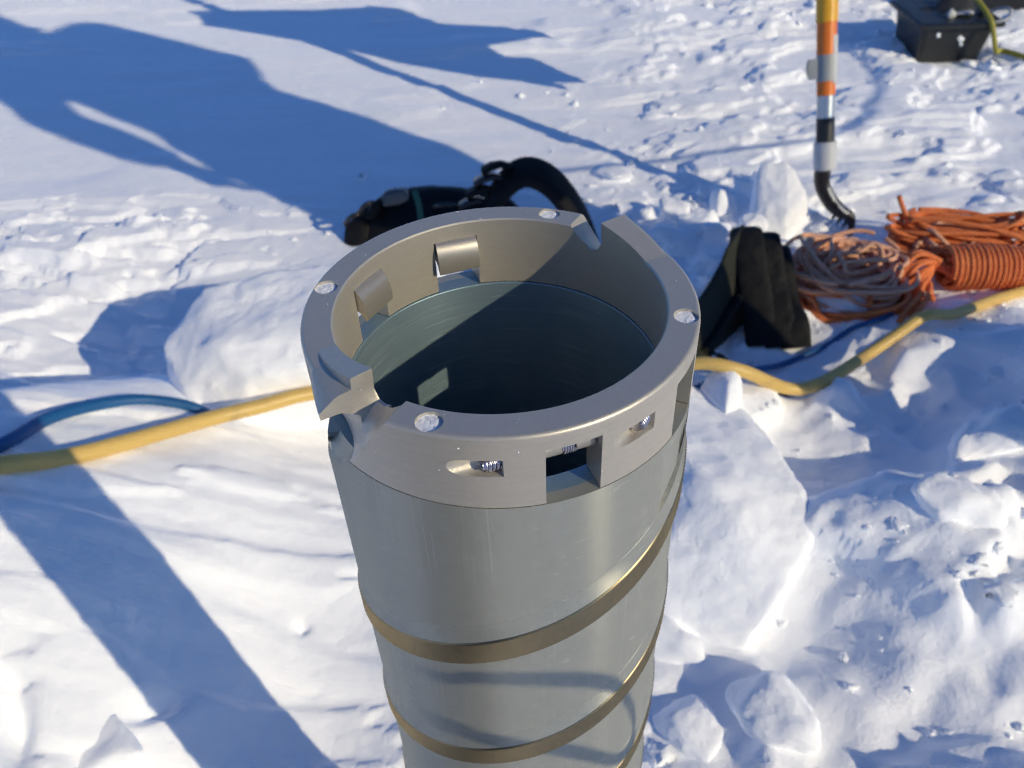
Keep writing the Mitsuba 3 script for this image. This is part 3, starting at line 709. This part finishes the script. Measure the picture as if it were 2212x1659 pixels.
# torn flag high on the pole, above the frame: its shadow lies on the snow at the top of the picture
FLAG = [(0.645, 1.991, 1.239), (0.776, 2.097, 1.143), (0.886, 2.174, 1.038), (0.982, 2.257, 0.982), (1.032, 2.272, 0.891), (1.021, 2.23, 0.826), (1.12, 2.287, 0.707), (1.126, 2.249, 0.608), (1.083, 2.216, 0.642), (0.974, 2.103, 0.667), (0.984, 2.089, 0.612), (1.019, 2.114, 0.582), (1.003, 2.063, 0.509), (0.99, 2.026, 0.461), (0.951, 2.001, 0.506), (0.932, 1.967, 0.478), (0.906, 1.969, 0.548), (0.859, 1.941, 0.602), (0.791, 1.926, 0.736), (0.738, 1.931, 0.88), (0.682, 1.927, 1.009), (0.615, 1.917, 1.153), (0.626, 1.946, 1.186)]
def flag_mesh():
    q = np.array(FLAG)
    perp = np.array([-SUN[1], SUN[0], 0]) / math.hypot(SUN[0], SUN[1])
    uv = np.stack([q @ perp, q[:, 2]], 1)
    A = np.c_[uv, np.ones(len(q))]
    coef, *_ = np.linalg.lstsq(A, np.stack([q[:, 0], q[:, 1]], 1), rcond=None)
    m = trimesh.creation.extrude_polygon(Polygon(uv).buffer(.0), .003, engine='earcut')
    m = m.subdivide_to_size(.05)
    v = m.vertices
    xy = np.c_[v[:, :2], np.ones(len(v))] @ coef
    sun_h = np.array([SUN[0], SUN[1]]) / math.hypot(SUN[0], SUN[1])
    depth = v[:, 2] + .012 * np.sin(v[:, 0] * 22) + .010 * np.sin(v[:, 1] * 17)
    return trimesh.Trimesh(np.c_[xy + depth[:, None] * sun_h, v[:, 1]], m.faces, process=False)
scene['flag_cloth'] = both(principled((.05, .05, .07), .8, sheen=.4))
single('flag', flag_mesh(), 'flag_cloth', 'dark tattered cloth flag hanging from the upper part of the striped pole', 'flag', smooth=True)

# ------------------------------------------------------------------ black bin with gear, dark case, yellow cord at the back
cr = thing('bin', 'black plastic bin with snow-dusted gear in it at the top right', 'bin')
scene['bin_plastic'] = both({'type': 'bumpmap', 'arbitrary': mikit.proc(lambda p, n, uv: fb(p.x * 40, p.y * 40, p.z * 40, 3) * .006), 'scale': 1.0, 'bsdf': principled((.020, .022, .021), .42, specular=.5)})
bc, bturn = np.array([1.475, 2.80, gz(1.5, 2.8) - .006]), -.04
def bin_ring(w, d, z, rc=.02):
    pts = []
    for sx, sy, a0 in ((1, 1, 0), (-1, 1, 90), (-1, -1, 180), (1, -1, 270)):
        for a in np.radians(np.linspace(a0, a0 + 90, 6)):
            x, y = sx * (w / 2 - rc) + rc * math.cos(a), sy * (d / 2 - rc) + rc * math.sin(a)
            pts.append((bc[0] + x * math.cos(bturn) - y * math.sin(bturn), bc[1] + x * math.sin(bturn) + y * math.cos(bturn), bc[2] + z))
    return pts
obj('shell', loft([bin_ring(.200, .21, 0), bin_ring(.214, .23, .06), bin_ring(.236, .255, .138), bin_ring(.228, .247, .138), bin_ring(.205, .222, .06), bin_ring(.190, .20, .008)]), 'bin_plastic', cr, smooth=35)
obj('rim', loft([bin_ring(.234, .253, .122), bin_ring(.272, .290, .124), bin_ring(.274, .292, .134), bin_ring(.250, .268, .139), bin_ring(.232, .251, .138)]), 'bin_plastic', cr, smooth=35, label='turned-out rim of the bin')
def bin_pt(x, y, z):
    return np.array([bc[0] + x * math.cos(bturn) - y * math.sin(bturn), bc[1] + x * math.sin(bturn) + y * math.cos(bturn), bc[2] + z])
for k, (x, z, s, sd) in enumerate([(-.058, .100, .011, 41), (.012, .088, .015, 42), (.020, .070, .008, 43)]):
    q = bin_pt(x, -.118 - .02 * z, z)
    obj('snow_patch', clod(q + np.random.default_rng(sd).normal(size=(16, 3)) * [s * .6, .0022, s * .7], sd, amp=.001, edge=.004), 'snow', cr, smooth=True)
scene['gear_pale'] = both(principled((.50, .50, .47), .6))
scene['gear_dark'] = both(principled((.025, .026, .028), .6))
for k, (x, y, z, sx, sy, sz, mt) in enumerate([(-.05, .02, .12, .09, .10, .07, 'gear_dark'), (.05, .03, .13, .10, .09, .07, 'gear_dark'), (-.02, -.075, .140, .030, .018, .030, 'gear_pale'), (.035, -.060, .145, .075, .03, .012, 'gear_pale'), (.085, -.07, .145, .02, .03, .035, 'gear_dark')]):
    q = bin_pt(x, y, z)
    obj('gear', clod(q + np.random.default_rng(50 + k).normal(size=(22, 3)) * [sx * .4, sy * .4, sz * .4], 50 + k, amp=.003, edge=.012), mt, cr, smooth=True)
obj('handle', tube(smooth_path([bin_pt(.095, -.135, .136), bin_pt(.135, -.140, .150), bin_pt(.150, -.10, .165), bin_pt(.135, -.05, .150), bin_pt(.12, -.04, .136)], 20), .005, 8), 'gear_pale', cr, smooth=True)
cs_ = thing('case', 'dark grey hard case cut off at the top right corner', 'case')
scene['case_shell'] = both(principled((.028, .028, .030), .5, specular=.4))
def rbox(c, size, rr, turn=0.0, seg=16):
    s = np.array(size) / 2 - rr
    b = [Manifold.sphere(rr, seg).translate((sx * s[0], sy * s[1], sz * s[2])) for sx in (-1, 1) for sy in (-1, 1) for sz in (-1, 1)]
    return tri(Manifold.batch_hull(b).rotate([0, 0, math.degrees(turn)]).translate(list(c)))
zc = gz(1.95, 3.2)
obj('body', rbox((1.985, 3.28, zc + .085), (.46, .42, .19), .02, -.22), 'case_shell', cs_, smooth=40)
obj('lid', rbox((1.985, 3.28, zc + .215), (.465, .425, .07), .02, -.22), 'case_shell', cs_, smooth=40)
for x, y in ((1.86, 3.083), (1.99, 3.055)):
    obj('latch', rbox((x, y, zc + .180), (.04, .014, .05), .005, -.22), 'black_plastic', cs_, smooth=40)
yc = [bin_pt(.045, -.05, .20), bin_pt(.070, -.115, .165), bin_pt(.085, -.150, .135), bin_pt(.115, -.165, .06)] + [np.array([x, y, gz(x, y) + .007]) for x, y in ((1.640, 2.70), (1.66, 2.66), (1.68, 2.60), (1.73, 2.52), (1.84, 2.44), (2.0, 2.38))]
scene['yellow_rope'] = principled((.34, .30, .04), .6)
single('yellow_cord', tube(smooth_path(yc, 90), .0075, 8), 'yellow_rope', 'yellow-green cord trailing from the black bin to the right', 'cord', smooth=True)

# ------------------------------------------------------------------ person standing outside the frame on the right (throws the long shadow across the snow)
pe2 = np.array([-SUN[1], SUN[0]]) / math.hypot(SUN[0], SUN[1])
sh2 = np.array([SUN[0], SUN[1]]) / math.hypot(SUN[0], SUN[1])
def body_pt(u, w, h):
    q = pe2 * (1.325 + u) + sh2 * (.30 + w)
    return (q[0], q[1], PZ - .02 + 1.02 * h)
PZ = gz(1.16, .78)
def skin(bones, edge, sm_it=6):
    m = None
    for a, ra, b, rb in bones:
        hb = hull(ball(body_pt(*a), ra, 20), ball(body_pt(*b), rb, 20))
        m = hb if m is None else m + hb
    t = tri(m.refine_to_length(edge))
    t = trimesh.Trimesh(t.vertices, t.faces, process=True)
    trimesh.smoothing.filter_taubin(t, .5, -.53, sm_it)
    return t
pn = thing('person', 'person in a dark hooded parka and snow trousers standing on a snow heap', 'person')
J = dict(pel=(0, 0, 1.02), chest=(0, 0, 1.42), neck=(0, 0, 1.62), head=(-.0, -.02, 1.79), shl=(-.215, 0, 1.53), shr=(.215, 0, 1.53), ell=(-.318, .0, 1.21), elr=(.30, .02, 1.22), hal=(-.275, -.03, .90), har=(.25, -.16, 1.02),
         hil=(-.10, 0, .98), hir=(.10, 0, .98), knl=(-.125, -.02, .53), knr=(.125, -.01, .53), anl=(-.135, 0, .10), anr=(.135, 0, .10), tol=(-.15, -.16, .05), tor=(.15, -.16, .05))
scene['skin'] = principled((.55, .33, .24), .55)
scene['parka'] = both({'type': 'bumpmap', 'arbitrary': mikit.proc(lambda p, n, uv: fb(p.x * 16, p.y * 16, p.z * 22, 3) * .02), 'scale': 1.0, 'bsdf': principled((.10, .018, .015), .6, sheen=.5)})
scene['trousers'] = both(principled((.018, .019, .022), .65, sheen=.3))
B = lambda a, ra, b, rb: (J[a] if isinstance(a, str) else a, ra, J[b] if isinstance(b, str) else b, rb)
face = [B('neck', .058, 'head', .085), B('head', .088, (0, -.035, 1.84), .086), B((0, -.10, 1.79), .016, (0, -.118, 1.765), .014), B((0, -.09, 1.72), .028, (0, -.07, 1.74), .05), B('chest', .10, 'neck', .06), B('pel', .10, 'chest', .11)]
for sgn, hx in ((-1, 'hal'), (1, 'har')):
    h = np.array(J[hx])
    e = np.array(J['ell' if sgn < 0 else 'elr'])
    d = (h - e) / np.linalg.norm(h - e)
    sh_ = J['shl' if sgn < 0 else 'shr']
    face += [B(sh_, .05, tuple(e), .042), B(tuple(e), .042, tuple(h), .028), B(tuple(h), .030, tuple(h + d * .08), .036)]
    for fi in range(4):
        o = np.array([0, -.030 + .020 * fi, 0])
        k1, k2 = h + d * .095 + o, h + d * (.135 + .006 * (fi in (1, 2))) + o + np.array([.010 * -sgn, 0, 0])
        face += [B(tuple(h + d * .07 + o * .8), .0105, tuple(k1), .0100), B(tuple(k1), .0100, tuple(k2), .0085)]
    th = h + d * .045 + np.array([-sgn * .012, -.052, 0])
    face += [B(tuple(h + d * .02 + np.array([0, -.02, 0])), .014, tuple(th), .011), B(tuple(th), .011, tuple(th + d * .035 + np.array([0, .004, 0])), .009)]
obj('body', skin(face, .009), 'skin', pn, smooth=True)
obj('parka', skin([B((.02, 0, 1.05), .16, 'chest', .165), B((.02, 0, .86), .17, (.02, 0, 1.05), .16), B((-.11, 0, .66), .14, (-.10, 0, .92), .13), B((.11, 0, .66), .15, (.12, 0, 1.1), .13), B((0, 0, .64), .15, (0, 0, .9), .15), B((-.09, 0, 1.0), .105, (-.10, 0, 1.3), .11), B((-.10, 0, 1.28), .11, 'shl', .10), B((.14, 0, 1.1), .13, 'shr', .11), B('chest', .16, (0, .02, 1.62), .09), B('shl', .092, 'shr', .092),
                   B('shl', .09, 'ell', .072), B('ell', .072, (-.283, -.02, .965), .060), B('shr', .095, 'elr', .08), B('elr', .08, (.262, -.12, 1.075), .06)], .022), 'parka', pn, smooth=True)
hood = skin([B((0, .045, 1.66), .11, (0, .045, 1.86), .115), B((0, .02, 1.62), .10, (0, .05, 1.70), .11)], .018)
obj('hood', hood, 'parka', pn, smooth=True)
obj('trousers', skin([B('pel', .14, 'hil', .11), B('pel', .14, 'hir', .11), B('hil', .105, 'knl', .085), B('hir', .105, 'knr', .085), B('knl', .085, 'anl', .075), B('knr', .085, 'anr', .075)], .022), 'trousers', pn, smooth=True)
for sx, an, to in ((-1, 'anl', 'tol'), (1, 'anr', 'tor')):
    obj('boot', skin([B(J[an][:2] + (.20,), .070, J[an][:2] + (.05,), .068), B(J[an][:2] + (.045,), .062, to, .050)], .015), 'pole_black', pn, smooth=True)
for sx in (-1, 1):
    obj('eye', tri(ball(body_pt(sx * .033, -.098, 1.808), .012, 16)), 'black_plastic', pn, smooth=True)
obj('mouth', tube(np.array([body_pt(u, -.113 + .3 * abs(u) ** 1.1, 1.735) for u in np.linspace(-.025, .025, 7)]), .0045, 6), 'parka', pn, smooth=True)
# the photographer kneeling behind the camera, with a wrist strap looping down (its shadow falls on the barrel)
ph = thing('person', 'photographer in dark clothes kneeling to the left with one arm stretched out', 'person')
def skin_w(bones, edge, sm_it=6):
    m = None
    for a, ra, b, rb in bones:
        hb = hull(ball(a, ra, 20), ball(b, rb, 20))
        m = hb if m is None else m + hb
    t = tri(m.refine_to_length(edge))
    t = trimesh.Trimesh(t.vertices, t.faces, process=True)
    trimesh.smoothing.filter_taubin(t, .5, -.53, sm_it)
    return t
OX, OY = -.46, -.16
gp = gz(OX, OY - .4)
def off(b):
    (a, ra, c, rb) = b
    return ((a[0] + OX, a[1] + OY, a[2]), ra, (c[0] + OX, c[1] + OY, c[2]), rb)
def hand_bones(w, k, sx):
    w, k = np.array(w), np.array(k)
    out = [(tuple(w), .029, tuple(k), .030)]
    for fi in range(4):
        k0 = k + [sx * -.004, .005, .022 - .017 * fi]
        k1 = k0 + [-sx * .020, .014, .0]
        out += [(tuple(k0), .010, tuple(k1), .009), (tuple(k1), .009, tuple(k1 + [-sx * .016, -.014, .002]), .008)]
    t0 = k + [sx * .002, -.018, -.008]
    return out + [(tuple(t0), .013, tuple(t0 + [-sx * .022, -.004, -.002]), .011), (tuple(t0 + [-sx * .022, -.004, -.002]), .011, tuple(t0 + [-sx * .042, .008, .002]), .009)]
RW, LW = (.085, -.125, .925), (OX - .20, OY - .22, .44)
hands = [((-.10, -.40, .80), .040, RW, .028)] + hand_bones(RW, (.090, -.068, .950), 1) + [((OX - .26, OY - .36, .60), .040, LW, .028)] + hand_bones(LW, (OX - .19, OY - .17, .40), -1)
obj('body', skin_w([off(b) for b in [((0, -.43, .93), .06, (0, -.36, 1.05), .085), ((0, -.355, 1.06), .090, (0, -.34, 1.10), .088), ((0, -.262, 1.045), .016, (0, -.25, 1.025), .014), ((0, -.44, .70), .10, (0, -.43, .94), .06)]] + hands, .008), 'skin', ph, smooth=True)
obj('jacket', skin_w([off(b) for b in [((-.10, -.50, .42), .15, (-.14, -.45, .80), .12), ((.10, -.50, .42), .15, (.14, -.45, .80), .12), ((0, -.50, .5), .17, (0, -.44, .80), .15), ((-.17, -.44, .82), .085, (.17, -.44, .82), .085), ((-.19, -.43, .82), .075, (-.26, -.36, .60), .062), ((-.26, -.36, .60), .060, (-.205, -.235, .46), .044)]] +
    [((OX + .18, OY - .44, .82), .078, (-.12, -.41, .78), .062), ((-.12, -.41, .78), .060, (.060, -.160, .905), .044)], .02), 'trousers', ph, smooth=True)
obj('hat', skin_w([off(((0, -.375, 1.10), .096, (0, -.385, 1.14), .088))], .015), 'pole_black', ph, smooth=True)
obj('trousers', skin_w([off(b) for b in [((-.09, -.50, .42), .13, (.09, -.50, .42), .13)] + [b for sx in (-1, 1) for b in (((sx * .10, -.48, .38), .115, (sx * .17, -.16, gp + .10), .085), ((sx * .17, -.18, gp + .08), .075, (sx * .16, -.58, gp + .08), .065))]], .02), 'trousers', ph, smooth=True)
for sx in (-1, 1):
    obj('boot', skin_w([off(((sx * .16, -.58, gp + .08), .062, (sx * .16, -.66, gp + .07), .060)), off(((sx * .16, -.64, gp + .055), .05, (sx * .16, -.66, gp + .18), .045))], .014), 'pole_black', ph, smooth=True)
    obj('eye', tri(ball((OX + sx * .033, OY - .268, 1.078), .012, 16)), 'black_plastic', ph, smooth=True)
obj('mouth', tube(np.array([(OX + u, OY - .272 - .3 * abs(u), 1.005) for u in np.linspace(-.025, .025, 7)]), .0045, 6), 'parka', ph, smooth=True)
st = [(.085, -.06, .935), (.13, -.035, .880), (.166, -.020, .864), (.183, -.028, .873), (.207, -.031, .874), (.227, -.025, .861), (.238, -.018, .842), (.247, -.009, .804), (.249, -.010, .784), (.240, -.016, .782), (.224, -.026, .809), (.210, -.030, .824), (.201, -.031, .828), (.184, -.029, .833), (.171, -.023, .832), (.14, -.03, .860), (.088, -.058, .930)]
sp_ = smooth_path(st, 150)
single('wrist_strap', ribbon(sp_, (-.45, .35, .9), .0066, .0024, rnd=3), 'black_plastic', "thin black wrist strap looping down from the photographer's right hand", 'strap', smooth=True)
# a thin cord from the person's hand towards the far right
cord = smooth_path([(x + SUN[0] / SUN[2] * h, y + SUN[1] / SUN[2] * h, h) for x, y, h in ((-.05, 2.02, .80), (.149, 2.049, .77), (.396, 2.08, .74), (.593, 2.117, .73), (.883, 2.191, .76), (1.146, 2.526, .80), (1.195, 2.769, .85))], 80)
single('cord', tube(cord, .006, 6), 'black_plastic', "thin dark cord tied at the standing person's knee", 'cord', smooth=True)
